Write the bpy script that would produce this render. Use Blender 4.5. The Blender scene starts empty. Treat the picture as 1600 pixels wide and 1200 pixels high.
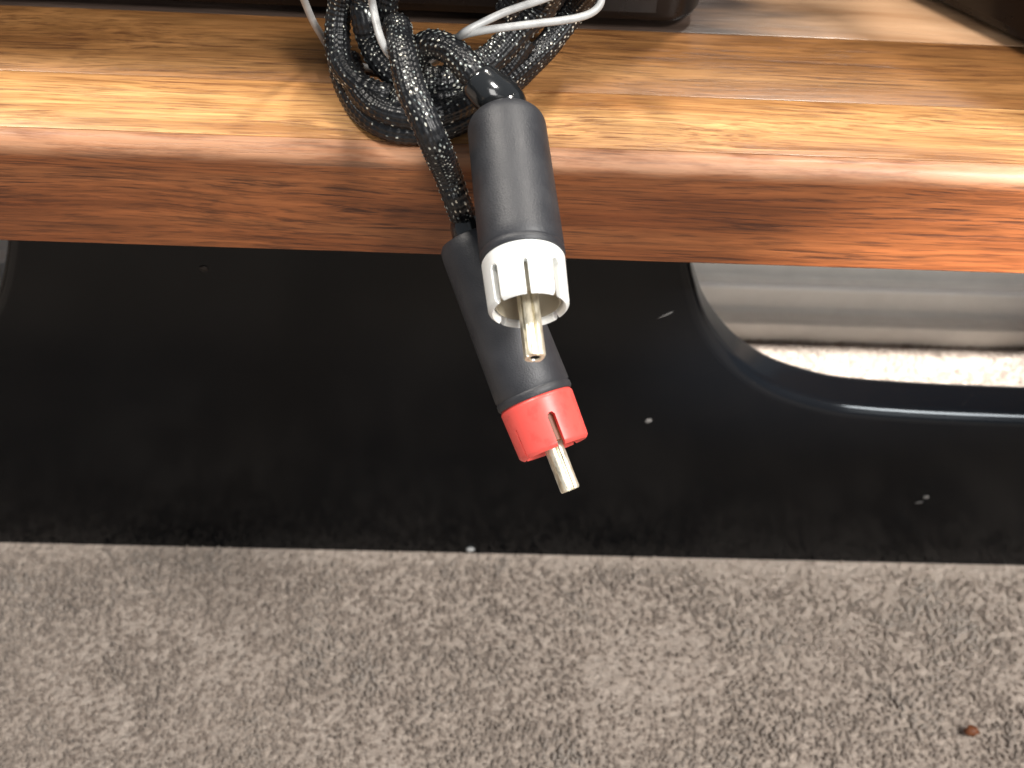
import bpy, bmesh, math, random
import numpy as np
from mathutils import Vector, Matrix, noise

random.seed(7)
rng = np.random.default_rng(7)
SC = bpy.context.scene
COL = SC.collection
R = math.radians

# ------------------------------------------------------------------ camera
FPX = 2000.0
pitch, yaw, roll = R(48), R(3.8), R(4.45)
F = Vector((math.sin(yaw)*math.cos(pitch), math.cos(yaw)*math.cos(pitch), -math.sin(pitch)))
R0 = F.cross(Vector((0, 0, 1))).normalized()
U0 = R0.cross(F)
RV = math.cos(roll)*R0 + math.sin(roll)*U0
UV = -math.sin(roll)*R0 + math.cos(roll)*U0
CAM = Vector((-0.0085, -0.1717, 0.1345))
cd = bpy.data.cameras.new('camera')
cam = bpy.data.objects.new('camera', cd)
COL.objects.link(cam)
cam.matrix_world = Matrix(((RV.x, UV.x, -F.x, CAM.x), (RV.y, UV.y, -F.y, CAM.y),
                           (RV.z, UV.z, -F.z, CAM.z), (0, 0, 0, 1)))
cd.sensor_width = 36
cd.lens = FPX*36/1600
cd.clip_start = 0.005
cd.clip_end = 50
cd.dof.use_dof = True
cd.dof.focus_distance = 0.212
cd.dof.aperture_fstop = 25
SC.camera = cam

# ------------------------------------------------------------------ light
w = bpy.data.worlds.new('World')
SC.world = w
w.use_nodes = True
w.node_tree.nodes['Background'].inputs[0].default_value = (0.86, 0.92, 1.0, 1)
w.node_tree.nodes['Background'].inputs[1].default_value = 0.33
SC.view_settings.view_transform = 'Standard'
SC.view_settings.look = 'None'
SC.view_settings.exposure = 0
SC.view_settings.gamma = 1


def area(name, loc, target, size, power, color, size_y=None):
    l = bpy.data.lights.new(name, 'AREA')
    l.energy = power
    l.color = color
    l.size = size
    if size_y:
        l.shape = 'RECTANGLE'
        l.size_y = size_y
    o = bpy.data.objects.new(name, l)
    COL.objects.link(o)
    o.location = loc
    o.rotation_euler = (Vector(target)-Vector(loc)).to_track_quat('-Z', 'Y').to_euler()
    return o


area('ceiling_lamp', (-0.62, 0.40, 1.00), (0.0, 0.02, 0), 0.15, 14.5, (1.0, 0.93, 0.84))
area('back_lamp', (0.38, 0.42, 1.05), (0.03, 0.02, 0), 0.12, 12.5, (1.0, 0.93, 0.84))
area('room_lamp', (0.55, -0.45, 0.92), (0, 0, 0), 0.26, 19.0, (1.0, 0.97, 0.93))


def spot(name, loc, target, deg, power, color, soft, blend):
    l = bpy.data.lights.new(name, 'SPOT')
    l.energy = power
    l.color = color
    l.spot_size = R(deg)
    l.spot_blend = blend
    l.shadow_soft_size = soft
    o = bpy.data.objects.new(name, l)
    COL.objects.link(o)
    o.location = loc
    o.rotation_euler = (Vector(target)-Vector(loc)).to_track_quat('-Z', 'Y').to_euler()
    o.scale = (1, .22, 1)


area('front_fill', (0.40, -1.15, 0.62), (0.03, 0.03, -0.06), 0.50, 7.5, (1.0, 0.97, 0.93))  # added soft fill, lifts the moulding and the front faces
# added narrow spot through the right hand opening, to brighten the carpet behind
spot('opening_fill_spot', (0.22, -0.60, 0.74), (0.118, 0.026, -0.060), 10.5, 420.0, (1.0, 0.98, 0.95), 0.012, 0.5)


# ------------------------------------------------------------------ helpers
def ray(px, py):
    return F + RV*((px-800)/FPX) - UV*((py-600)/FPX)


def on_z(px, py, z):
    r = ray(px, py)
    return CAM + r*((z-CAM.z)/r.z)


def on_y(px, py, y):
    r = ray(px, py)
    return CAM + r*((y-CAM.y)/r.y)


def at_d(px, py, d):
    return CAM + ray(px, py)*d


def tag(o, label=None, cat=None, group=None, kind=None):
    for k, v in (('label', label), ('category', cat), ('group', group), ('kind', kind)):
        if v:
            o[k] = v
    return o


def empty(name, loc, rz=0):
    o = bpy.data.objects.new(name, None)
    o.empty_display_size = 0.02
    COL.objects.link(o)
    o.location = loc
    o.rotation_euler = (0, 0, rz)
    return o


def link(name, me, mats, parent=None, smooth=True, sharp=None):
    o = bpy.data.objects.new(name, me)
    COL.objects.link(o)
    for m in (mats if isinstance(mats, (list, tuple)) else [mats]):
        me.materials.append(m)
    if smooth:
        me.polygons.foreach_set('use_smooth', [True]*len(me.polygons))
        if sharp:
            me.set_sharp_from_angle(angle=R(sharp))
    if parent:
        o.parent = parent
    return o


def bm_link(name, bm, mats, parent=None, smooth=True, sharp=30):
    bmesh.ops.recalc_face_normals(bm, faces=bm.faces)
    me = bpy.data.meshes.new(name)
    bm.to_mesh(me)
    bm.free()
    return link(name, me, mats, parent, smooth, sharp)


def box_bm(x0, x1, y0, y1, z0, z1, bevel=0, seg=3):
    bm = bmesh.new()
    bmesh.ops.create_cube(bm, size=1)
    for v in bm.verts:
        v.co = Vector((x0+(v.co.x+.5)*(x1-x0), y0+(v.co.y+.5)*(y1-y0), z0+(v.co.z+.5)*(z1-z0)))
    if bevel:
        bmesh.ops.bevel(bm, geom=bm.edges[:], offset=bevel, segments=seg, profile=.5, affect='EDGES')
    return bm


def catmull(pts, step, closed=False):
    P = [Vector(p) for p in pts]
    n = len(P)
    out = []
    rngi = range(n if closed else n-1)
    for i in rngi:
        p0 = P[(i-1) % n] if (closed or i > 0) else P[0]*2-P[1]
        p1, p2 = P[i], P[(i+1) % n]
        p3 = P[(i+2) % n] if (closed or i+2 < n) else P[n-1]*2-P[n-2]
        m = max(4, int((p2-p1).length/step*3))
        for k in range(m):
            t = k/m
            out.append(.5*((2*p1)+(p2-p0)*t+(2*p0-5*p1+4*p2-p3)*t*t+(3*p1-p0-3*p2+p3)*t**3))
    out.append(P[0].copy() if closed else P[-1].copy())
    # smooth then resample evenly
    A = np.array([tuple(v) for v in out])
    d = np.r_[0, np.cumsum(np.linalg.norm(np.diff(A, axis=0), axis=1))]
    m = max(4, int(d[-1]/step))
    s = np.linspace(0, d[-1], m+1)
    A = np.stack([np.interp(s, d, A[:, k]) for k in range(3)], 1)
    for _ in range(6):
        if closed:
            B = A[:-1]
            B = .25*np.roll(B, 1, 0)+.5*B+.25*np.roll(B, -1, 0)
            A = np.vstack([B, B[:1]])
        else:
            A[1:-1] = .25*A[:-2]+.5*A[1:-1]+.25*A[2:]
    return A, s


def grid_mesh(name, V, rings, nv, caps=True):
    """V: (rings*nv,3) array of ring vertices"""
    i = np.arange(rings-1)[:, None]*nv
    j = np.arange(nv)[None, :]
    j2 = (j+1) % nv
    q = np.stack([i+j, i+j2, i+nv+j2, i+nv+j], -1).reshape(-1, 4)
    faces = q.tolist()
    if caps:
        faces.append(list(range(nv))[::-1])
        faces.append([(rings-1)*nv+k for k in range(nv)])
    me = bpy.data.meshes.new(name)
    me.from_pydata(V.tolist(), [], faces)
    return me


VIEW = np.array(CAM-Vector((0, 0.01, 0.005)))
VIEW = VIEW/np.linalg.norm(VIEW)


def frames(A):
    T = np.gradient(A, axis=0)
    T /= np.linalg.norm(T, axis=1)[:, None]
    W = np.cross(T, VIEW)
    ln = np.linalg.norm(W, axis=1)
    for k in range(len(W)):
        if ln[k] < .25 and k:
            W[k] = W[k-1]-T[k]*(W[k-1] @ T[k])
        elif k and W[k] @ W[k-1] < 0:
            W[k] = -W[k]
    W /= np.linalg.norm(W, axis=1)[:, None]
    for _ in range(12):
        W[1:-1] = .25*W[:-2]+.5*W[1:-1]+.25*W[2:]
    W -= T*(W*T).sum(1)[:, None]
    W /= np.linalg.norm(W, axis=1)[:, None]
    N = np.cross(W, T)
    return T, W, N


def tube(name, pts, radius, mats, parent=None, nv=16, step=.0006, closed=False, radii=None):
    A, s = catmull(pts, step, closed)
    T, W, N = frames(A)
    th = np.linspace(0, 2*np.pi, nv, endpoint=False)
    r = np.full(len(A), radius) if radii is None else np.interp(np.linspace(0, 1, len(A)), radii[0], radii[1])
    V = A[:, None, :]+r[:, None, None]*(np.cos(th)[None, :, None]*W[:, None, :]+np.sin(th)[None, :, None]*N[:, None, :])
    me = grid_mesh(name, V.reshape(-1, 3), len(A), nv, not closed)
    return link(name, me, mats, parent)


def braid(name, pts, radius, mats, parent, flat=1.0, closed=False, seed=0, dens=.75):
    """braided sleeve: real woven relief, with pale tracer flecks as a point mask"""
    step, nv, n, pit = .00018, 72, 8, .0024
    A, s = catmull(pts, step, closed)
    T, W, N = frames(A)
    th = np.linspace(0, 2*np.pi, nv, endpoint=False)
    rg = np.random.default_rng(seed+11)
    S, TH = np.meshgrid(s, th, indexing='ij')
    L = s[-1]
    pit = L/max(1, round(L/pit))
    a = TH*n/(2*np.pi)*1.0+S/pit
    b = TH*n/(2*np.pi)*1.0-S/pit
    relief = np.sin(2*np.pi*a)*np.sin(2*np.pi*b)
    ia, ib = np.floor(2*a).astype(int), np.floor(2*b).astype(int)
    fa, fb = 2*a-ia-.5, 2*b-ib-.5
    key = (ia*7919+ib*104729+seed*31) % 65536
    tab = rg.random(65536)
    col = (ia+ib) % (2*n)                       # which lengthwise row of the weave
    rowp = rg.random(2*n)
    prob = np.where(rowp[col] > .46, dens*.92, .09)
    on = tab[key] < prob
    size = .14+.25*tab[(key*13+5) % 65536]
    dist = np.sqrt((fa+.5*(tab[(key*3+1) % 65536]-.5)*.5)**2+(fb+.5*(tab[(key*5+2) % 65536]-.5)*.5)**2)
    fleck = np.where(on, np.clip(1.30-dist/size, 0, 1), 0)
    wob = 1+.05*np.sin(S*260+seed)*np.cos(S*97+seed*2)
    r = radius*wob+.00013*relief+.00012*fleck
    V = A[:, None, :]+(flat*r*np.cos(TH))[..., None]*W[:, None, :]+(r*np.sin(TH))[..., None]*N[:, None, :]
    me = grid_mesh(name, V.reshape(-1, 3), len(A), nv, not closed)
    at = me.attributes.new('fleck', 'FLOAT', 'POINT')
    at.data.foreach_set('value', fleck.reshape(-1).astype(np.float32))
    return link(name, me, mats, parent)


def lathe_bm(profile, nv=64):
    """profile: list of (r, z) about local z; closed with caps when r = 0"""
    bm = bmesh.new()
    rings = []
    for r, z in profile:
        if r < 1e-7:
            rings.append([bm.verts.new((0, 0, z))])
        else:
            rings.append([bm.verts.new((r*math.cos(2*math.pi*k/nv), r*math.sin(2*math.pi*k/nv), z)) for k in range(nv)])
    for A, B in zip(rings, rings[1:]):
        for k in range(nv):
            k2 = (k+1) % nv
            if len(A) == 1:
                bm.faces.new((A[0], B[k], B[k2]))
            elif len(B) == 1:
                bm.faces.new((A[k], A[k2], B[0]))
            else:
                bm.faces.new((A[k], A[k2], B[k2], B[k]))
    return bm


# ------------------------------------------------------------------ materials
class Mat:
    def __init__(self, name):
        self.m = bpy.data.materials.new(name)
        self.m.use_nodes = True
        self.t = self.m.node_tree
        self.b = self.t.nodes['Principled BSDF']
        self.coord = None

    def n(self, typ, ins=None, **props):
        nd = self.t.nodes.new(typ)
        for k, v in props.items():
            setattr(nd, k, v)
        for k, v in (ins or {}).items():
            self.put(nd.inputs[k], v)
        return nd

    def put(self, sock, v):
        if hasattr(v, 'is_output'):
            self.t.links.new(v, sock)
        else:
            sock.default_value = v

    def set(self, **kw):
        for k, v in kw.items():
            self.put(self.b.inputs[k.replace('_', ' ')], v)

    def obj(self, scale=(1, 1, 1), loc=(0, 0, 0), vec=None):
        if self.coord is None:
            self.coord = self.n('ShaderNodeTexCoord').outputs['Object']
        return self.n('ShaderNodeMapping', {'Vector': vec or self.coord, 'Scale': scale, 'Location': loc}).outputs[0]

    def noise(self, vec, scale=1, detail=4, rough=.55, lac=2.0, dist=0):
        return self.n('ShaderNodeTexNoise', {'Vector': vec, 'Scale': scale, 'Detail': detail, 'Roughness': rough,
                                             'Lacunarity': lac, 'Distortion': dist}).outputs['Fac']

    def ramp(self, fac, stops):
        nd = self.n('ShaderNodeValToRGB', {'Fac': fac})
        e = nd.color_ramp.elements
        while len(e) < len(stops):
            e.new(.5)
        for el, (p, c) in zip(e, stops):
            el.position = p
            el.color = c if len(c) == 4 else (*c, 1)
        return nd.outputs[0]

    def mix(self, fac, a, b, mode='MIX'):
        nd = self.n('ShaderNodeMix', data_type='RGBA', blend_type=mode)
        self.put(nd.inputs[0], fac)
        self.put(nd.inputs[6], a if hasattr(a, 'is_output') or len(a) == 4 else (*a, 1))
        self.put(nd.inputs[7], b if hasattr(b, 'is_output') or len(b) == 4 else (*b, 1))
        return nd.outputs[2]

    def math(self, op, a, b=0.0, c=0.0, clamp=False):
        nd = self.n('ShaderNodeMath', operation=op, use_clamp=clamp)
        self.put(nd.inputs[0], a)
        self.put(nd.inputs[1], b)
        self.put(nd.inputs[2], c)
        return nd.outputs[0]

    def bump(self, h, strength, dist):
        self.set(Normal=self.n('ShaderNodeBump', {'Height': h, 'Strength': strength, 'Distance': dist}).outputs[0])


def g(v):
    return (v, v, v)


def wood(name, stops, streak, seed, rough=.38, coat=.25, streak_amt=.8, wear=False, fade_to=None):
    M = Mat(name)
    base = M.obj(loc=(seed*1.7, seed*.93, seed*.41))
    wv = M.noise(M.obj((9, 45, 45), vec=base), 1, 2, .5)
    off = M.n('ShaderNodeCombineXYZ', {'X': 0.0, 'Y': M.math('MULTIPLY', wv, .010), 'Z': M.math('MULTIPLY', wv, .012)}).outputs[0]
    q = M.n('ShaderNodeVectorMath', {0: base, 1: off}, operation='ADD').outputs[0]
    bands = M.noise(M.obj((7, 150, 150), vec=q), 1, 4, .55)
    fib = M.noise(M.obj((45, 1300, 1300), vec=q), 1, 6, .68)
    blot = M.noise(M.obj((22, 60, 60), vec=q), 1, 3, .5)
    por = M.noise(M.obj((48, 1250, 1250), vec=q), 1, 5, .68)
    pores = M.ramp(por, [(.53, g(0)), (.63, g(1))])
    where = M.ramp(M.noise(M.obj((20, 90, 90), loc=(3, 1, 2), vec=q), 1, 2, .5), [(.38, g(0)), (.56, g(1))])
    por2 = M.ramp(M.noise(M.obj((120, 2600, 2600), loc=(1, 5, 3), vec=q), 1, 2, .5), [(.54, g(0)), (.64, g(1))])
    c = M.ramp(bands, stops)
    c = M.mix(M.math('MULTIPLY', M.ramp(blot, [(.35, g(0)), (.7, g(1))]), .45), c, stops[0][1])
    c = M.mix(1, c, M.ramp(fib, [(.28, g(.50)), (.70, g(1.25))]), 'MULTIPLY')
    k = M.math('MULTIPLY', pores, M.math('MULTIPLY_ADD', where, .85, .12))
    c = M.mix(M.math('MULTIPLY', k, streak_amt), c, streak)
    c = M.mix(M.math('MULTIPLY', por2, .55*streak_amt), c, streak)
    if fade_to:                                     # painted shade and reflection beside the box, fading to paler wood
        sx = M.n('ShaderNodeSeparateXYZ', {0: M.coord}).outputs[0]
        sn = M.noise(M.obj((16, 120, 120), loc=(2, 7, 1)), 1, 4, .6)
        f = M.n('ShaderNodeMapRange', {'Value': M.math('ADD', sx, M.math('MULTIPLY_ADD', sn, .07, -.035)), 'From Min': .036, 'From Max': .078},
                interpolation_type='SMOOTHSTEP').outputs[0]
        c = M.mix(f, c, M.ramp(bands, fade_to))
    if wear:
        sep = M.n('ShaderNodeSeparateXYZ', {0: M.coord}).outputs
        up = M.n('ShaderNodeMapRange', {'Value': sep[2], 'From Min': -.0034, 'From Max': -.0016}).outputs[0]
        wn = M.ramp(M.noise(M.obj((70, 500, 500)), 1, 4, .6), [(.34, g(.25)), (.56, g(1))])
        c = M.mix(M.math('MULTIPLY', M.math('MULTIPLY', up, wn), .64), c, (.46, .245, .135))
    M.set(Base_Color=c, Roughness=M.math('MULTIPLY_ADD', fib, .22, rough-.11), Specular_IOR_Level=.35, Coat_Weight=coat, Coat_Roughness=.22)
    h = M.math('SUBTRACT', M.math('MULTIPLY', fib, .5), k)
    M.bump(h, .35, .00025)
    return M.m


W_FRONT = wood('reddish_wood', [(.25, (.085, .021, .006)), (.42, (.175, .052, .015)), (.56, (.245, .080, .025)), (.76, (.31, .118, .042))],
               (.036, .011, .005), 1.0, rough=.46, coat=.04, streak_amt=.88, wear=True)
W_TOP = [
    wood('golden_wood', [(.27, (.23, .092, .028)), (.45, (.46, .232, .083)), (.60, (.60, .335, .135)), (.78, (.68, .42, .195))],
         (.16, .058, .018), 3.2, rough=.38, coat=.20, streak_amt=1.0),
    wood('brown_wood', [(.25, (.15, .062, .020)), (.45, (.255, .115, .038)), (.62, (.33, .158, .056)), (.8, (.41, .215, .082))],
         (.075, .027, .010), 5.9, rough=.36, coat=.3, streak_amt=.85),
    wood('tan_wood', [(.25, (.24, .11, .035)), (.45, (.37, .18, .06)), (.62, (.46, .24, .085)), (.8, (.52, .29, .11))],
         (.10, .04, .015), 8.4, rough=.36, coat=.3, streak_amt=.6),
]

W_SHADED = wood('shaded_wood', [(.25, (.022, .014, .010)), (.45, (.045, .030, .023)), (.62, (.075, .052, .042)), (.8, (.12, .09, .075))],  # dark tones carry the soft shade right of the box in the wood colour
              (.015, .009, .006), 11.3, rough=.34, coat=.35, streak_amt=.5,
              fade_to=[(.25, (.26, .13, .06)), (.45, (.38, .22, .12)), (.62, (.46, .28, .16)), (.8, (.52, .33, .20))])

M = Mat('black_lacquer')
scr = M.noise(M.obj((25, 25, 300)), 1, 4, .6)
dust = M.noise(M.obj(), 1400, 2, .6)
dn = M.ramp(dust, [(.68, g(0)), (.80, g(1))])
c = M.mix(M.math('MULTIPLY', dn, .10), (.0015, .0018, .0024), (.10, .09, .08))
blm = M.ramp(M.noise(M.obj((14, 14, 22)), 1, 4, .6), [(.45, g(0)), (.8, g(1))])
c = M.mix(M.math('MULTIPLY', blm, .35), c, (.0060, .0050, .0048))
M.set(Base_Color=c, Roughness=M.math('MULTIPLY_ADD', scr, .15, .11), Specular_IOR_Level=.19, Specular_Tint=(.84, .93, 1.0, 1))
M.bump(scr, .06, .0003)
LACQ = M.m

M = Mat('black_gloss_plastic')
M.set(Base_Color=(.006, .0045, .0042, 1), Specular_IOR_Level=.3, Roughness=M.math('MULTIPLY_ADD', M.noise(M.obj(), 90, 4), .16, .20))
CASE = M.m

M = Mat('black_rubber')
nz = M.noise(M.obj(), 3400, 3, .65)
sm = M.noise(M.obj(), 170, 4, .6)
c = M.mix(M.ramp(sm, [(.4, g(0)), (.75, g(1))]), (.017, .018, .022), (.028, .029, .033))
M.set(Base_Color=c, Roughness=M.math('MULTIPLY_ADD', sm, .30, .34), Specular_IOR_Level=.55)
M.bump(nz, .45, .00014)
BOOT = M.m

M = Mat('shiny_black_sleeve')
M.set(Base_Color=(.010, .011, .012, 1), Roughness=.16, Coat_Weight=.4, Coat_Roughness=.08)
M.bump(M.noise(M.obj((1, 1, 1)), 420, 3), .18, .0004)
SHRINK = M.m

M = Mat('braided_sleeve')
fk = M.n('ShaderNodeAttribute', attribute_name='fleck').outputs['Fac']
fm = M.ramp(fk, [(.30, g(0)), (.75, g(1))])
tint = M.ramp(M.noise(M.obj(), 700, 1), [(.35, (.26, .31, .31)), (.5, (.62, .66, .62)), (.65, (.92, .88, .74))])
yarn = M.ramp(M.noise(M.obj(), 1800, 3, .6), [(.35, (.003, .0035, .0042)), (.70, (.014, .0145, .0165))])
M.set(Base_Color=M.mix(fm, yarn, tint), Roughness=M.math('MULTIPLY_ADD', fm, -.10, .36), Metallic=M.math('MULTIPLY', fm, .5),
      Specular_IOR_Level=.38)
M.bump(M.noise(M.obj(), 3800, 2), .35, .00010)
BRAID = M.m


def plastic(name, col, dirt, rough=.38, amt=.4):
    M = Mat(name)
    d = M.ramp(M.noise(M.obj(), 330, 5, .65), [(.52, g(0)), (.78, g(1))])
    c = M.mix(M.math('MULTIPLY', d, amt), col, dirt)
    M.set(Base_Color=c, Roughness=rough, Subsurface_Weight=.06, Subsurface_Radius=(.001, .0008, .0006), Subsurface_Scale=.5)
    M.bump(M.noise(M.obj(), 1500, 3), .08, .0001)
    return M.m


WHITE = plastic('white_plastic', (.74, .75, .73), (.55, .51, .42), .38, .35)
RED = plastic('red_plastic', (.72, .085, .070), (.20, .014, .013), .40, .55)
CREAM = plastic('cream_insulator', (.62, .57, .47), (.40, .34, .24), .5, .5)
LINER = plastic('dull_contact_metal', (.30, .265, .20), (.16, .13, .08), .45, .6)
BROWN_INS = plastic('brown_insulator', (.16, .055, .02), (.05, .02, .01), .5, .5)
M = Mat('nickel_plating')
d = M.noise(M.obj((1, 1, .25)), 1500, 5, .7)
M.set(Base_Color=M.ramp(d, [(.36, (.46, .41, .30)), (.48, (.80, .74, .58)), (.7, (.93, .88, .74))]), Metallic=.72,
      Roughness=M.math('MULTIPLY_ADD', d, .30, .20))
M.bump(d, .25, .00012)
NICKEL = M.m
M = Mat('dark_bore')
M.set(Base_Color=(.012, .012, .010, 1), Roughness=.6)
BORE = M.m
M = Mat('white_wire_coating')
M.set(Base_Color=M.ramp(M.noise(M.obj(), 420, 3), [(.3, (.30, .30, .295)), (.7, (.42, .42, .41))]), Roughness=.42)
M.bump(M.noise(M.obj(), 900, 2), .15, .0002)
WIRE = M.m
M = Mat('grey_moulding_paint')
M.set(Base_Color=M.ramp(M.noise(M.obj(), 130, 4, .6), [(.3, (.74, .725, .69)), (.7, (.82, .805, .77))]), Roughness=.55)
M.bump(M.noise(M.obj(), 700, 3), .2, .0003)
GREY = M.m
M = Mat('pale_bead')  # paler tone for the narrow strip along the moulding
M.set(Base_Color=(.86, .86, .85, 1), Roughness=.3)
BEAD = M.m
M = Mat('chip_grey')
M.set(Base_Color=(.11, .105, .10, 1), Roughness=.8)
CHIP = M.m
M = Mat('crumb_brown')
M.set(Base_Color=M.ramp(M.noise(M.obj(), 900, 3), [(.3, (.10, .028, .008)), (.7, (.19, .06, .018))]), Roughness=.6)
CRUMB = M.m

M = Mat('carpet_yarn')
at = M.n('ShaderNodeAttribute', attribute_name='tone').outputs['Fac']
M.set(Base_Color=M.ramp(at, [(0, (.215, .165, .131)), (.35, (.325, .265, .221)), (.65, (.405, .340, .290)), (1, (.51, .45, .395))]),
      Roughness=.9, Sheen_Weight=.25, Sheen_Roughness=.5, Specular_IOR_Level=.15)
tr = M.n('ShaderNodeBsdfTranslucent', {'Color': M.b.inputs['Base Color'].links[0].from_socket})
mx = M.n('ShaderNodeMixShader', {0: .45, 1: M.b.outputs[0], 2: tr.outputs[0]})
M.t.links.new(mx.outputs[0], M.t.nodes['Material Output'].inputs['Surface'])
PILE = M.m
M = Mat('carpet_backing')
M.set(Base_Color=M.ramp(M.noise(M.obj(), 260, 4, .65), [(.3, (.325, .266, .220)), (.7, (.41, .346, .294))]), Roughness=.95)
M.bump(M.noise(M.obj(), 420, 4, .65), .8, .003)
BACKING = M.m

# ------------------------------------------------------------------ the floor
ZF = -0.1447
bm = bmesh.new()
bmesh.ops.create_grid(bm, x_segments=40, y_segments=40, size=2.5)
for v in bm.verts:
    v.co.z = ZF-.0012
floor = bm_link('carpet', bm, BACKING, sharp=None)
tag(floor, 'greige cut pile carpet floor below the black panel', kind='structure')


def pile():
    x0, x1, y0, y1, sp = -.20, .235, -.115, .125, .00132
    gx, gy = np.meshgrid(np.arange(x0, x1, sp), np.arange(y0, y1, sp))
    n = gx.size
    gx = gx.ravel()+rng.normal(0, sp*.33, n)
    gy = gy.ravel()+rng.normal(0, sp*.33, n)
    keep = ~((gy > .0197) & (gy < .0340) & (gx > -.302) & (gx < .302))
    gx, gy = gx[keep], gy[keep]
    edge = np.clip(1-np.abs(gy-.0180)/.005, 0, 1)*(gy < .02)
    n = gx.size
    # lean of the nap in soft patches
    def fld(ax, ay, sc, sd):
        return np.array([noise.noise(Vector((x*sc+sd, y*sc-sd, sd*.37))) for x, y in zip(ax, ay)])
    lx = fld(gx, gy, 45, 3.1)+.6*fld(gx, gy, 160, 9.2)
    ly = fld(gx, gy, 45, 17.7)+.6*fld(gx, gy, 160, 27.4)
    patch = 1.2*fld(gx, gy, 38, 41.0)+.8*fld(gx, gy, 120, 55.0)
    clump = fld(gx, gy, 330, 77.0)+.7*fld(gx, gy, 620, 91.0)
    ST = 2
    Vs, Fs, tones = [], [], []
    tri = np.arange(3)*2*np.pi/3
    off = 0
    for k in range(ST):
        ang = rng.random(n)*2*np.pi
        sx = gx+.00055*np.cos(ang)
        sy = gy+.00055*np.sin(ang)
        h = .0058+.00030*rng.normal(0, 1, n)+.0007*patch+.00035*clump-.0005*edge
        dx = (lx*.0018+rng.normal(0, .0008, n)+.0005*np.cos(ang))
        dy = (ly*.0018+rng.normal(0, .0008, n)+.0005*np.sin(ang)-.0012*edge)
        rot = rng.random(n)*6.28
        rad = .00048+.00014*rng.random(n)
        lev = [(0, 0, .8), (.5, .22, 1.0), (.88, .75, 1.05)]
        ring = []
        for fz, fl, fr in lev:
            th = rot[:, None]+tri[None, :]
            ring.append(np.stack([sx[:, None]+(dx*fl)[:, None]+(rad*fr)[:, None]*np.cos(th),
                                  sy[:, None]+(dy*fl)[:, None]+(rad*fr)[:, None]*np.sin(th),
                                  (ZF-.0062+h*fz)[:, None]+0*th], -1))
        tip = np.stack([sx+dx, sy+dy, ZF-.0062+h], -1)[:, None, :]
        V = np.concatenate(ring+[tip], 1)            # n,10,3
        f = []
        for l in (0, 1):
            for a in range(3):
                b = (a+1) % 3
                f += [(l*3+a, l*3+b, l*3+3+b), (l*3+a, l*3+3+b, l*3+3+a)]
        for a in range(3):
            f.append((6+a, 6+(a+1) % 3, 9))
        f = np.array(f)
        Fs.append((np.arange(n)*10)[:, None, None]+f[None]+off)
        Vs.append(V.reshape(-1, 3))
        t = np.clip(.5+.05*rng.normal(0, 1, n)+.10*clump+.40*patch, 0, 1)
        tones.append(np.repeat(t, 10))
        off += n*10
    V = np.concatenate(Vs).astype(np.float32)
    Fc = np.concatenate([a.reshape(-1, 3) for a in Fs]).astype(np.int32)
    me = bpy.data.meshes.new('carpet_pile')
    me.vertices.add(len(V))
    me.vertices.foreach_set('co', V.ravel())
    me.loops.add(Fc.size)
    me.loops.foreach_set('vertex_index', Fc.ravel())
    me.polygons.add(len(Fc))
    me.polygons.foreach_set('loop_start', np.arange(len(Fc), dtype=np.int32)*3)
    me.update(calc_edges=True)
    a = me.attributes.new('tone', 'FLOAT', 'POINT')
    a.data.foreach_set('value', np.concatenate(tones).astype(np.float32))
    o = link('carpet_pile', me, PILE)
    tag(o, 'soft greige carpet tufts on the floor below the black panel', 'carpet', kind='stuff')


pile()

# ------------------------------------------------------------------ the table
X0, X1, DEPTH, THK = -.30, .30, .20, .0229
table = empty('low_table', (0, .10, ZF))
tag(table, 'low table with reddish wooden top and black front panel with big rounded openings', 'table')


def into(o, parent):
    o.parent = parent
    o.matrix_parent_inverse = Matrix.Translation(parent.location).inverted() if parent.parent is None else Matrix()
    return o


# front edge strip, rounded on its upper front corner
def edge_strip():
    r, y1 = .0033, .0036
    prof = [(y1, -.00005)]
    for k in range(9):
        a = R(90+90*k/8)
        prof.append((r+r*math.cos(a), -r+r*math.sin(a)))
    prof += [(0, -THK+.0008), (.0008, -THK), (y1, -THK)]
    bm = bmesh.new()
    nx = 160
    rows = []
    for i in range(nx+1):
        x = X0+(X1-X0)*i/nx
        row = []
        for j, (y, z) in enumerate(prof):
            d = 0
            if 1 <= j <= 9:
                d = .00010*noise.noise(Vector((x*60, j*.15, 3)))+.00006*noise.noise(Vector((x*260, j*.3, 8)))
            row.append(bm.verts.new((x, y+d*.7, z+d)))
        rows.append(row)
    m = len(prof)
    for A, B in zip(rows, rows[1:]):
        for j in range(m):
            bm.faces.new((A[j], B[j], B[(j+1) % m], A[(j+1) % m]))
    bm.faces.new(rows[0])
    bm.faces.new(rows[-1][::-1])
    return into(bm_link('edge_strip', bm, W_FRONT, sharp=40), table)


tag(edge_strip(), 'reddish brown front edge strip with dark grain')
ys = [.0037, 0.0196, .0402, .066, .104, .134, .166, .20]
mats = [0, 1, 2, 0, 1, 2, 1]
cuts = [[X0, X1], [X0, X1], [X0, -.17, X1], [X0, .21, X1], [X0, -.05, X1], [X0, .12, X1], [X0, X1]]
for i in range(7):
    for a, b in zip(cuts[i], cuts[i][1:]):
        bm = box_bm(a+.00004, b-.00004, ys[i]+.00004, ys[i+1]-.00004, -THK, -.00002*(i % 2), .00018, 2)
        into(bm_link('stave', bm, (W_SHADED if a == -.17 else W_TOP[mats[i] if a == X0 else (mats[i]+1) % 3]), sharp=30), table)


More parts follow.
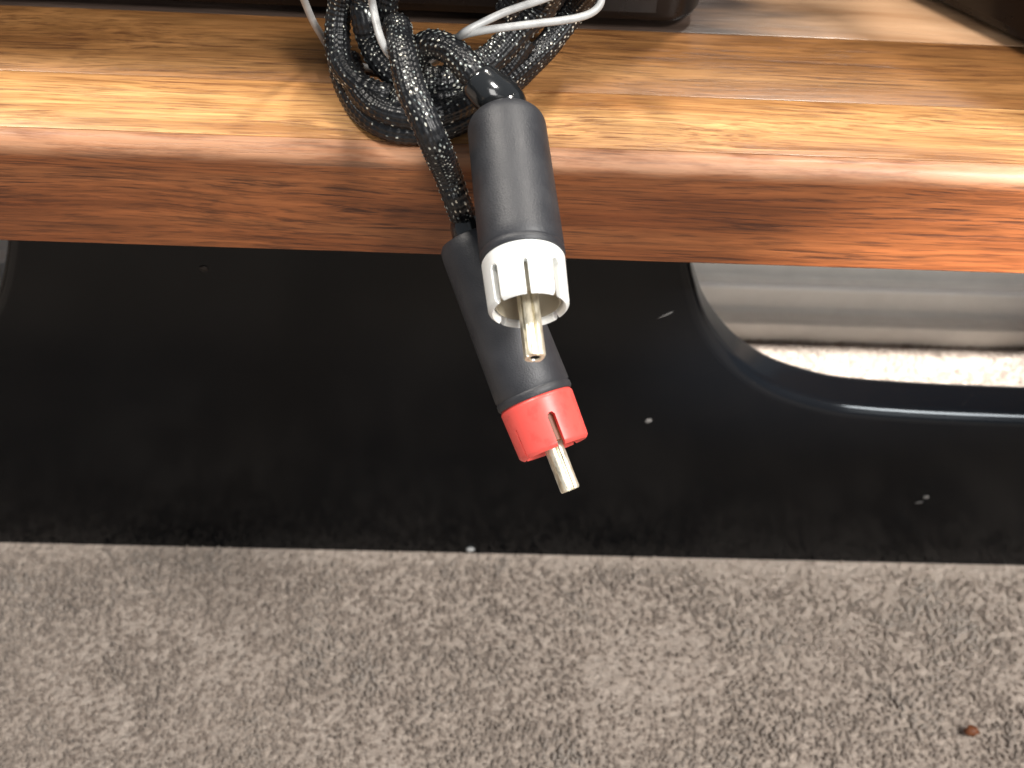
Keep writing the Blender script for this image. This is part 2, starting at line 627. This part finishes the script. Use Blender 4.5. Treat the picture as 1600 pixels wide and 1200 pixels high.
# black front panel with rounded openings: 2D outline, bevelled lip
def panel():
    OUT = [(125.0, -89.2), (102.0, -88.7), (84.7, -87.6), (75.8, -86.0), (63.6, -81.3), (54.2, -74.6), (47.4, -67.0), (41.9, -58.4),
           (38.0, -48.6), (35.8, -41.4), (34.6, -35.5), (35.5, -31.0), (40.0, -29.0)]
    A, _ = catmull([(x, 0, z) for x, z in OUT], .8)
    half = [(p[0], p[2]) for p in A]
    full = half+[(250-x, z) for x, z in reversed(half)][0:]
    y0, y1, r = .020, .032, .0030
    cu = bpy.data.curves.new('front_panel', 'CURVE')
    cu.dimensions = '2D'
    cu.fill_mode = 'BOTH'
    cu.extrude = (y1-y0)/2-r
    cu.bevel_depth = r
    cu.bevel_resolution = 5

    def spl(pts):
        s = cu.splines.new('POLY')
        s.points.add(len(pts)-1)
        for q, (x, z) in zip(s.points, pts):
            q.co = (x/1000, z/1000, 0, 1)
        s.use_cyclic_u = True
    ins = r*1000
    spl([(X0*1000+ins, ZF*1000-4+ins), (X1*1000-ins, ZF*1000-4+ins), (X1*1000-ins, -THK*1000-ins-.02), (X0*1000+ins, -THK*1000-ins-.02)])
    for mir in (0, 1):
        pts = [((-60-x) if mir else x, z) for x, z in full]
        # drop the doubled mid points
        cl = []
        for q in pts:
            if not cl or (q[0]-cl[-1][0])**2+(q[1]-cl[-1][1])**2 > .05:
                cl.append(q)
        spl(cl)
    co = bpy.data.objects.new('tmp', cu)
    COL.objects.link(co)
    dg = bpy.context.evaluated_depsgraph_get()
    me = bpy.data.meshes.new_from_object(co.evaluated_get(dg))
    bpy.data.objects.remove(co)
    me.name = 'front_panel'
    me.materials.clear()
    me.transform(Matrix.Translation((0, (y0+y1)/2, 0)) @ Matrix.Rotation(R(90), 4, 'X'))
    o = link('front_panel', me, LACQ, sharp=35)
    return into(o, table)


panel()
tag(bpy.data.objects['front_panel'], 'black lacquered front panel with rounded openings')


def blob(name, loc, sx, sy, sz, m, seed, rot=0):
    bm = bmesh.new()
    bmesh.ops.create_icosphere(bm, subdivisions=2, radius=1)
    for v in bm.verts:
        k = 1+.45*noise.noise(v.co*1.6+Vector((seed, 0, 0)))
        v.co = Vector((v.co.x*sx*k, v.co.y*sy*k, v.co.z*sz*k))
    bmesh.ops.rotate(bm, verts=bm.verts, matrix=Matrix.Rotation(rot, 3, 'Y'))
    bmesh.ops.translate(bm, verts=bm.verts, vec=loc)
    return bm_link(name, bm, m, sharp=None)


for px, py, sx, sz, rt in ((1013, 658, .0007, .0010, .3), (1447, 777, .0008, .0007, .5), (1436, 785, .0010, .00015, -.3), (1040, 492, .0018, .00012, -.6),
                           (318, 420, .0010, .0008, 0)):
    into(blob('paint_chip', on_y(px, py, .0199), sx, .00015, sz, CHIP if py != 420 else CASE, px*.01, rt), table)

# ------------------------------------------------------------------ grey moulding behind the panel
def moulding():
    y = .1005
    z1 = on_y(1200, 503, y).z
    z2 = on_y(1200, 449, y+.004).z
    z3 = on_y(1200, 433, y+.004).z
    prof = [(y, ZF-.006), (y, z1-.001), (y+.001, z1), (y+.0035, z1+.0006), (y+.0045, z1+.002), (y+.0045, z2),
            (y+.0025, z2+.0012), (y+.0025, z3-.0012), (y+.0045, z3), (y+.0045, z3+.022), (y+.006, z3+.024), (y+.016, z3+.024), (y+.016, ZF-.006)]
    bm = bmesh.new()
    A = [bm.verts.new((-.45, a, b)) for a, b in prof]
    B = [bm.verts.new((.45, a, b)) for a, b in prof]
    n = len(prof)
    for j in range(n):
        bm.faces.new((A[j], B[j], B[(j+1) % n], A[(j+1) % n]))
    bm.faces.new(A)
    bm.faces.new(B[::-1])
    o = bm_link('floor_moulding', bm, GREY, sharp=25)
    bm_link('bead', box_bm(-.45, .45, y+.0012, y+.0030, z2+.0014, z3-.0010, .0006, 3), BEAD, o, sharp=50)
    tag(o, 'long grey stepped moulding on the carpet seen through the openings of the black panel', 'moulding')


moulding()

# ------------------------------------------------------------------ black boxes on the table top
def equipment(name, label, loc, rz, sx, sy, sz, rc):
    t = empty(name, loc, rz)
    tag(t, label, 'equipment box')
    bm = bmesh.new()
    out = []
    for cx, cy, a0 in ((sx/2-rc, rc, -90), (sx/2-rc, sy-rc, 0), (-sx/2+rc, sy-rc, 90), (-sx/2+rc, rc, 180)):
        for k in range(13):
            a = R(a0+90*k/12)
            out.append((cx+rc*math.cos(a), cy+rc*math.sin(a), math.cos(a), math.sin(a)))
    rows = []
    e = .0020
    for inset, z in ((.0060, .0016), (e, .0016), (e*.3, .0016+e*.3), (0, .0016+e), (0, sz-e), (e*.3, sz-e*.3), (e, sz), (.006, sz)):
        rows.append([bm.verts.new((x-nx*inset, y-ny*inset, z)) for x, y, nx, ny in out])
    m = len(out)
    for A, B in zip(rows, rows[1:]):
        for j in range(m):
            bm.faces.new((A[j], A[(j+1) % m], B[(j+1) % m], B[j]))
    bm.faces.new(rows[0][::-1])
    bm.faces.new(rows[-1])
    bm_link('body', bm, CASE, t, sharp=35)
    bm_link('front_panel', box_bm(-sx/2+rc+.002, sx/2-rc-.002, -.0010, -.0002, .0045, sz-.004, .0003, 2), CASE, t)
    for a in (-1, 1):
        for b in (.012, sy-.012):
            f = bm_link('rubber_foot', lathe_bm([(0, .0001), (.0045, .0001), (.005, .0006), (.005, .0016), (0, .0016)], 24), BOOT, t, sharp=40)
            f.location = (a*(sx/2-.014), b, 0)
    return t


equipment('equipment_box', 'black box standing along the wooden top behind the coiled cable', (-.131, .0398, 0), 0, .334, .10, .050, .007)
e2 = Vector((.0889, .0462, 0))
u = Vector((1, -1, 0)).normalized()
p2 = e2+u*.0
equipment('equipment_box', 'black box turned diagonally on the wooden top at the far right corner', p2, R(-45), .12, .075, .045, .004)

# ------------------------------------------------------------------ the cable
cable = empty('audio_cable', (0, .012, 0))
tag(cable, 'coiled black braided audio cable with a white and a red plug over the wood edge', 'cable')


def mz(pts):
    return [on_z(x, y, z/1000) for x, y, z in pts]


def P(o):
    return into(o, cable)


P(braid('braided_cord', mz([(905, -60, 27), (800, -130, 36), (660, -130, 36), (565, -70, 26), (536, -10, 16), (527, 48, 10), (533, 98, 7), (560, 131, 6),
                            (594, 147, 5.2), (640, 156, 4.4), (700, 158, 4), (755, 146, 3.8), (808, 112, 4), (862, 62, 6.5), (900, 12, 11), (922, -28, 19)]),
        .0021, BRAID, None, 1.0, True, 1, .85))
P(braid('braided_cord', mz([(790, -90, 30), (690, -95, 30), (600, -50, 22), (570, 0, 15.5), (572, 30, 13), (582, 64, 9.5), (603, 100, 7.5), (640, 124, 7),
                            (700, 126, 6.5), (745, 106, 7.5), (776, 84, 9), (812, 44, 12), (850, 4, 16.5), (856, -50, 25)]),
        .0022, BRAID, None, 1.15, True, 2, .55))
P(braid('braided_cord', mz([(526, 60, 4.5), (536, 118, 2.6), (562, 168, 2.3), (602, 197, 2.3), (650, 204, 2.3), (702, 196, 2.3), (746, 172, 2.3), (800, 128, 2.3), (852, 75, 3), (884, 30, 6)]),
        .0022, BRAID, None, 1.0, False, 3, .08))
P(braid('braided_cord', mz([(545, 95, 4.6), (562, 144, 4.8), (596, 172, 5.2), (645, 182, 5.6), (700, 174, 5.4), (742, 152, 4.8), (790, 104, 5.5), (822, 62, 9)]),
        .0021, BRAID, None, 1.0, False, 4, .10))
P(braid('braided_cord', mz([(790, 20, 15), (812, -10, 19), (832, -50, 26), (760, -70, 29)]),
        .0021, BRAID, None, 1.0, False, 8, .6))
# inner strand from the top
P(braid('braided_cord', mz([(640, -60, 25), (612, -20, 18.5), (603, 10, 14.5), (604, 40, 10), (616, 76, 7), (640, 100, 6)]),
        .0020, BRAID, None, 1.0, False, 9, .6))
# the strand that falls over the edge to the red plug
red_top = at_d(738, 370, .2150)
red_rim = at_d(867, 703, .2103)
red_dir = (red_rim-red_top).normalized()
fall = mz([(668, 128, 4), (640, 92, 9), (622, 52, 14), (621, 42, 17.5), (628, 80, 18.5), (642, 137, 17.5), (660, 179, 15.5), (677, 220, 12)])
fall += [on_y(698, 268, -.0075), on_y(715, 316, -.0088), at_d(727, 344, .2150), red_top-red_dir*.0002]
P(braid('braided_cord', fall, .00205, BRAID, None, 1.08, False, 5, .8))
# the arch into the white plug
wh_top = at_d(789, 177, .2055)
wh_rim = at_d(827, 486, .191)
wh_dir = (wh_rim-wh_top).normalized()
neck = [on_z(742, 120, .0150), on_z(764, 142, .0135), wh_top-wh_dir*.0022, wh_top+wh_dir*.002]
P(braid('braided_cord', mz([(630, 175, 6), (636, 140, 7), (642, 104, 10), (650, 84, 12.5), (672, 69, 15), (700, 76, 16.2), (722, 95, 16)])+neck[:3],
        .00235, BRAID, None, 1.0, False, 6, .8))


# ---- plugs
def place(o, org, ax):
    x = (CAM-org)
    x = (x-ax*x.dot(ax)).normalized()
    y = ax.cross(x)
    o.matrix_world = Matrix(((x.x, y.x, ax.x, org.x), (x.y, y.y, ax.y, org.y), (x.z, y.z, ax.z, org.z), (0, 0, 0, 1)))


def collar_bm(L, ro, ri, slots, s0):
    """cylindrical shell along +z, its far part split by slots (centre angle deg, width)"""
    bm = bmesh.new()
    NT, NS = 288, 44
    zs = [L*k/NS for k in range(NS+1)]
    ch = .0007

    def rad(z):
        e = max(0, (z-(L-ch))/ch)
        o = ro-.0003*(z/L)-.00055*e*e
        i = ri+.00040*e*e
        if z < .0005:
            o -= .0003*(1-z/.0005)
        return o, i

    def cut(t, z):
        for a, wd, depth in slots:
            d = (t-a+180) % 360-180
            x = R(d)*ro
            zz = L-depth+wd/2
            if abs(x) < wd/2 and z > zz:
                return True
            if z <= zz and x*x+(z-zz)**2 < (wd/2)**2:
                return True
        return False
    vo, vi = {}, {}
    keep = {}
    for k in range(NS):
        for j in range(NT):
            keep[(k, j)] = not cut(360*(j+.5)/NT, (zs[k]+zs[k+1])/2)

    def V(d, k, j, w):
        j %= NT
        if (k, j) not in d:
            a = 2*math.pi*j/NT
            r = rad(zs[k])[w]
            d[(k, j)] = bm.verts.new((r*math.cos(a), r*math.sin(a), zs[k]))
        return d[(k, j)]
    for (k, j), ok in keep.items():
        if not ok:
            continue
        bm.faces.new((V(vo, k, j, 0), V(vo, k, j+1, 0), V(vo, k+1, j+1, 0), V(vo, k+1, j, 0)))
        bm.faces.new((V(vi, k, j, 1), V(vi, k+1, j, 1), V(vi, k+1, j+1, 1), V(vi, k, j+1, 1)))
        if k == NS-1 or not keep[(k+1, j)]:
            bm.faces.new((V(vo, k+1, j, 0), V(vo, k+1, j+1, 0), V(vi, k+1, j+1, 1), V(vi, k+1, j, 1)))
        if k == 0 or not keep[(k-1, j)]:
            bm.faces.new((V(vo, k, j+1, 0), V(vo, k, j, 0), V(vi, k, j, 1), V(vi, k, j+1, 1)))
        if not keep[(k, (j+1) % NT)]:
            bm.faces.new((V(vo, k, j+1, 0), V(vi, k, j+1, 1), V(vi, k+1, j+1, 1), V(vo, k+1, j+1, 0)))
        if not keep[(k, (j-1) % NT)]:
            bm.faces.new((V(vi, k, j, 1), V(vo, k, j, 0), V(vo, k+1, j, 0), V(vi, k+1, j, 1)))
    return bm


def pin_bm(z0, z1, r, bore, groove):
    """hollow rolled pin with a seam groove and an open end"""
    bm = bmesh.new()
    nv = 72
    prof = [(r, z0), (r, z1-.0030), (r*1.0, z1-.0026), (r*1.0, z1-.0010), (r, z1-.00035), (r*.96, z1-.0001), (r*.88, z1), (bore*1.1, z1), (bore, z1-.0002), (bore, z1-.003), (0, z1-.003)]
    rings = []
    for i, (q, z) in enumerate(prof):
        if q < 1e-7:
            rings.append([bm.verts.new((0, 0, z))])
            continue
        row = []
        for k in range(nv):
            a = 360*k/nv
            q2 = q
            if i <= 6:
                for ga, gw in groove:
                    d = abs((a-ga+180) % 360-180)
                    if d < gw:
                        q2 = q*(1-.30*(1-d/gw))
                ca, sa = abs(math.cos(R(a+20))), abs(math.sin(R(a+20)))
                q2 *= .97*(ca**3.4+sa**3.4)**(-1/3.4)
                if z < z1-.0004:
                    q2 *= 1+.012*noise.noise(Vector((math.cos(R(a))*2, math.sin(R(a))*2, z*600)))
            row.append(bm.verts.new((q2*math.cos(R(a)), q2*math.sin(R(a)), z)))
        rings.append(row)
    for i, (A, B) in enumerate(zip(rings, rings[1:])):
        for k in range(nv):
            k2 = (k+1) % nv
            f = bm.faces.new((A[k], A[k2], B[0]) if len(B) == 1 else (A[k], A[k2], B[k2], B[k]))
            if i >= 8:
                f.material_index = 1
    bm.faces.new(rings[0][::-1])
    return bm


def plug(label, org, rim, col, inner, slots, pinL, groove, neckpts, neckr, rb0, rb1, flat_top=False):
    ax = (rim-org).normalized()
    LT = (rim-org).length
    LC = .0088
    LB = LT-LC
    prof = [(0, 0)]
    if flat_top:
        prof += [(rb0*.80, 0), (rb0*.90, .0002), (rb0*.97, .0009), (rb0, .0024)]
    else:
        q = .0034
        for k in range(9):
            a = R(90-90*k/8)
            prof.append((rb0-q+q*math.cos(a), q-q*math.sin(a)))
    for k in range(1, 13):
        t = k/12
        prof.append((rb0+(rb1-rb0)*t, .0036+(LB-.0036-.0017)*t))
    prof += [(rb1-.00012, LB-.0015), (rb1-.00016, LB-.0013), (rb1, LB-.0011), (rb1+.00002, LB-.0004), (rb1-.0002, LB), (rb1-.0012, LB), (0, LB-.0002)]
    p = bm_link('plug', lathe_bm(prof, 72), BOOT, sharp=40)
    place(p, org, ax)
    m = p.matrix_world.copy()
    p.parent = cable
    p.matrix_parent_inverse = Matrix.Translation(cable.location).inverted()
    tag(p, label)
    c = bm_link('collar', collar_bm(LC, rb1-.00015, rb1-.0014, slots, 0), col, p, sharp=32)
    c.location.z = LB
    i = bm_link('insulator', lathe_bm([(0, 0), (rb1-.0012, 0), (rb1-.0020, .0006), (rb1-.0020, .0040), (.0024, .0043), (.0022, .0050), (0, .0050)], 48), inner, p, sharp=30)
    i.location.z = LB
    r_ = rb1-.00155
    k = bm_link('contact_ring', lathe_bm([(r_, .0004), (r_, LC-.0011), (r_-.0003, LC-.0009), (r_-.0004, LC-.0011), (r_-.0004, .0004)], 64), LINER if inner == CREAM else BROWN_INS, p, sharp=30)
    k.location.z = LB
    n = bm_link('pin', pin_bm(.002, LC+pinL, .00155, .00078, groove), [NICKEL, BORE], p, sharp=32)
    n.location.z = LB
    inv = m.inverted()
    s = tube('strain_relief', [inv @ q for q in neckpts], 0, SHRINK, p, 32, .0004, False, neckr)
    return p


plug('plug with white collar and open nickel pin lying on the wood edge', wh_top, wh_rim, WHITE, CREAM,
     [(-3, .0008, .0056), (45, .0015, .0062), (-49, .0015, .0062), (128, .0011, .0060), (-132, .0011, .0060), (180, .0006, .0056)],
     .0078, [(-25, 10), (40, 9), (170, 8)],
     [neck[0], neck[1], neck[2], neck[3]], ([0, .05, .45, .75, 1], [.0027, .00325, .0036, .0037, .0036]), .0063, .00655)
plug('plug with red collar hanging below the wood edge', red_top, red_rim, RED, BROWN_INS,
     [(-14, .0013, .0056), (50, .0004, .0050), (112, .0009, .0056), (-80, .0009, .0056), (172, .0009, .0056), (-140, .0009, .0056)],
     .0071, [(-20, 12), (90, 9), (200, 8)],
     [at_d(724, 340, .2150), at_d(731, 355, .2150), red_top+red_dir*.0008], ([0, .15, .6, 1], [.0024, .0028, .0032, .0034]), .0061, .00645, True)

# ------------------------------------------------------------------ white wire tie
wire = mz([(450, -60, 26), (475, 0, 15), (488, 31, 10), (502, 55, 5.5), (516, 76, 2.2), (552, 100, 1.2), (620, 112, 1.2), (680, 96, 5), (708, 66, 14.5), (722, 55, 19.0),
           (759, 47, 20.5), (828, 38, 21), (897, 29, 21), (930, 17, 21.5), (941, -4, 23), (918, -26, 25), (845, 0, 23.5), (794, 17, 22), (749, 38, 20.8),
           (722, 53, 19.5), (690, 84, 9), (640, 98, 11), (612, 88, 16.5), (601, 74, 18.0), (593, 55, 19), (586, 27, 20), (581, 0, 22), (572, -50, 30)])
tag(tube('wire_tie', wire, .00064, WIRE, None, 14, .0005),
    'thin white coated wire looped round the coiled black cable', 'wire')

# ------------------------------------------------------------------ small things on the carpet
tag(blob('crumb', on_z(1518, 1142, ZF+.0012), .0017, .0013, .0014, CRUMB, 2.2), 'small orange brown crumb lying on the carpet', 'crumb')
tag(blob('lint', on_z(735, 858, ZF+.0012), .0012, .0007, .0005, WIRE, 6.1), 'tiny white lint on the carpet at the foot of the black panel', 'lint')
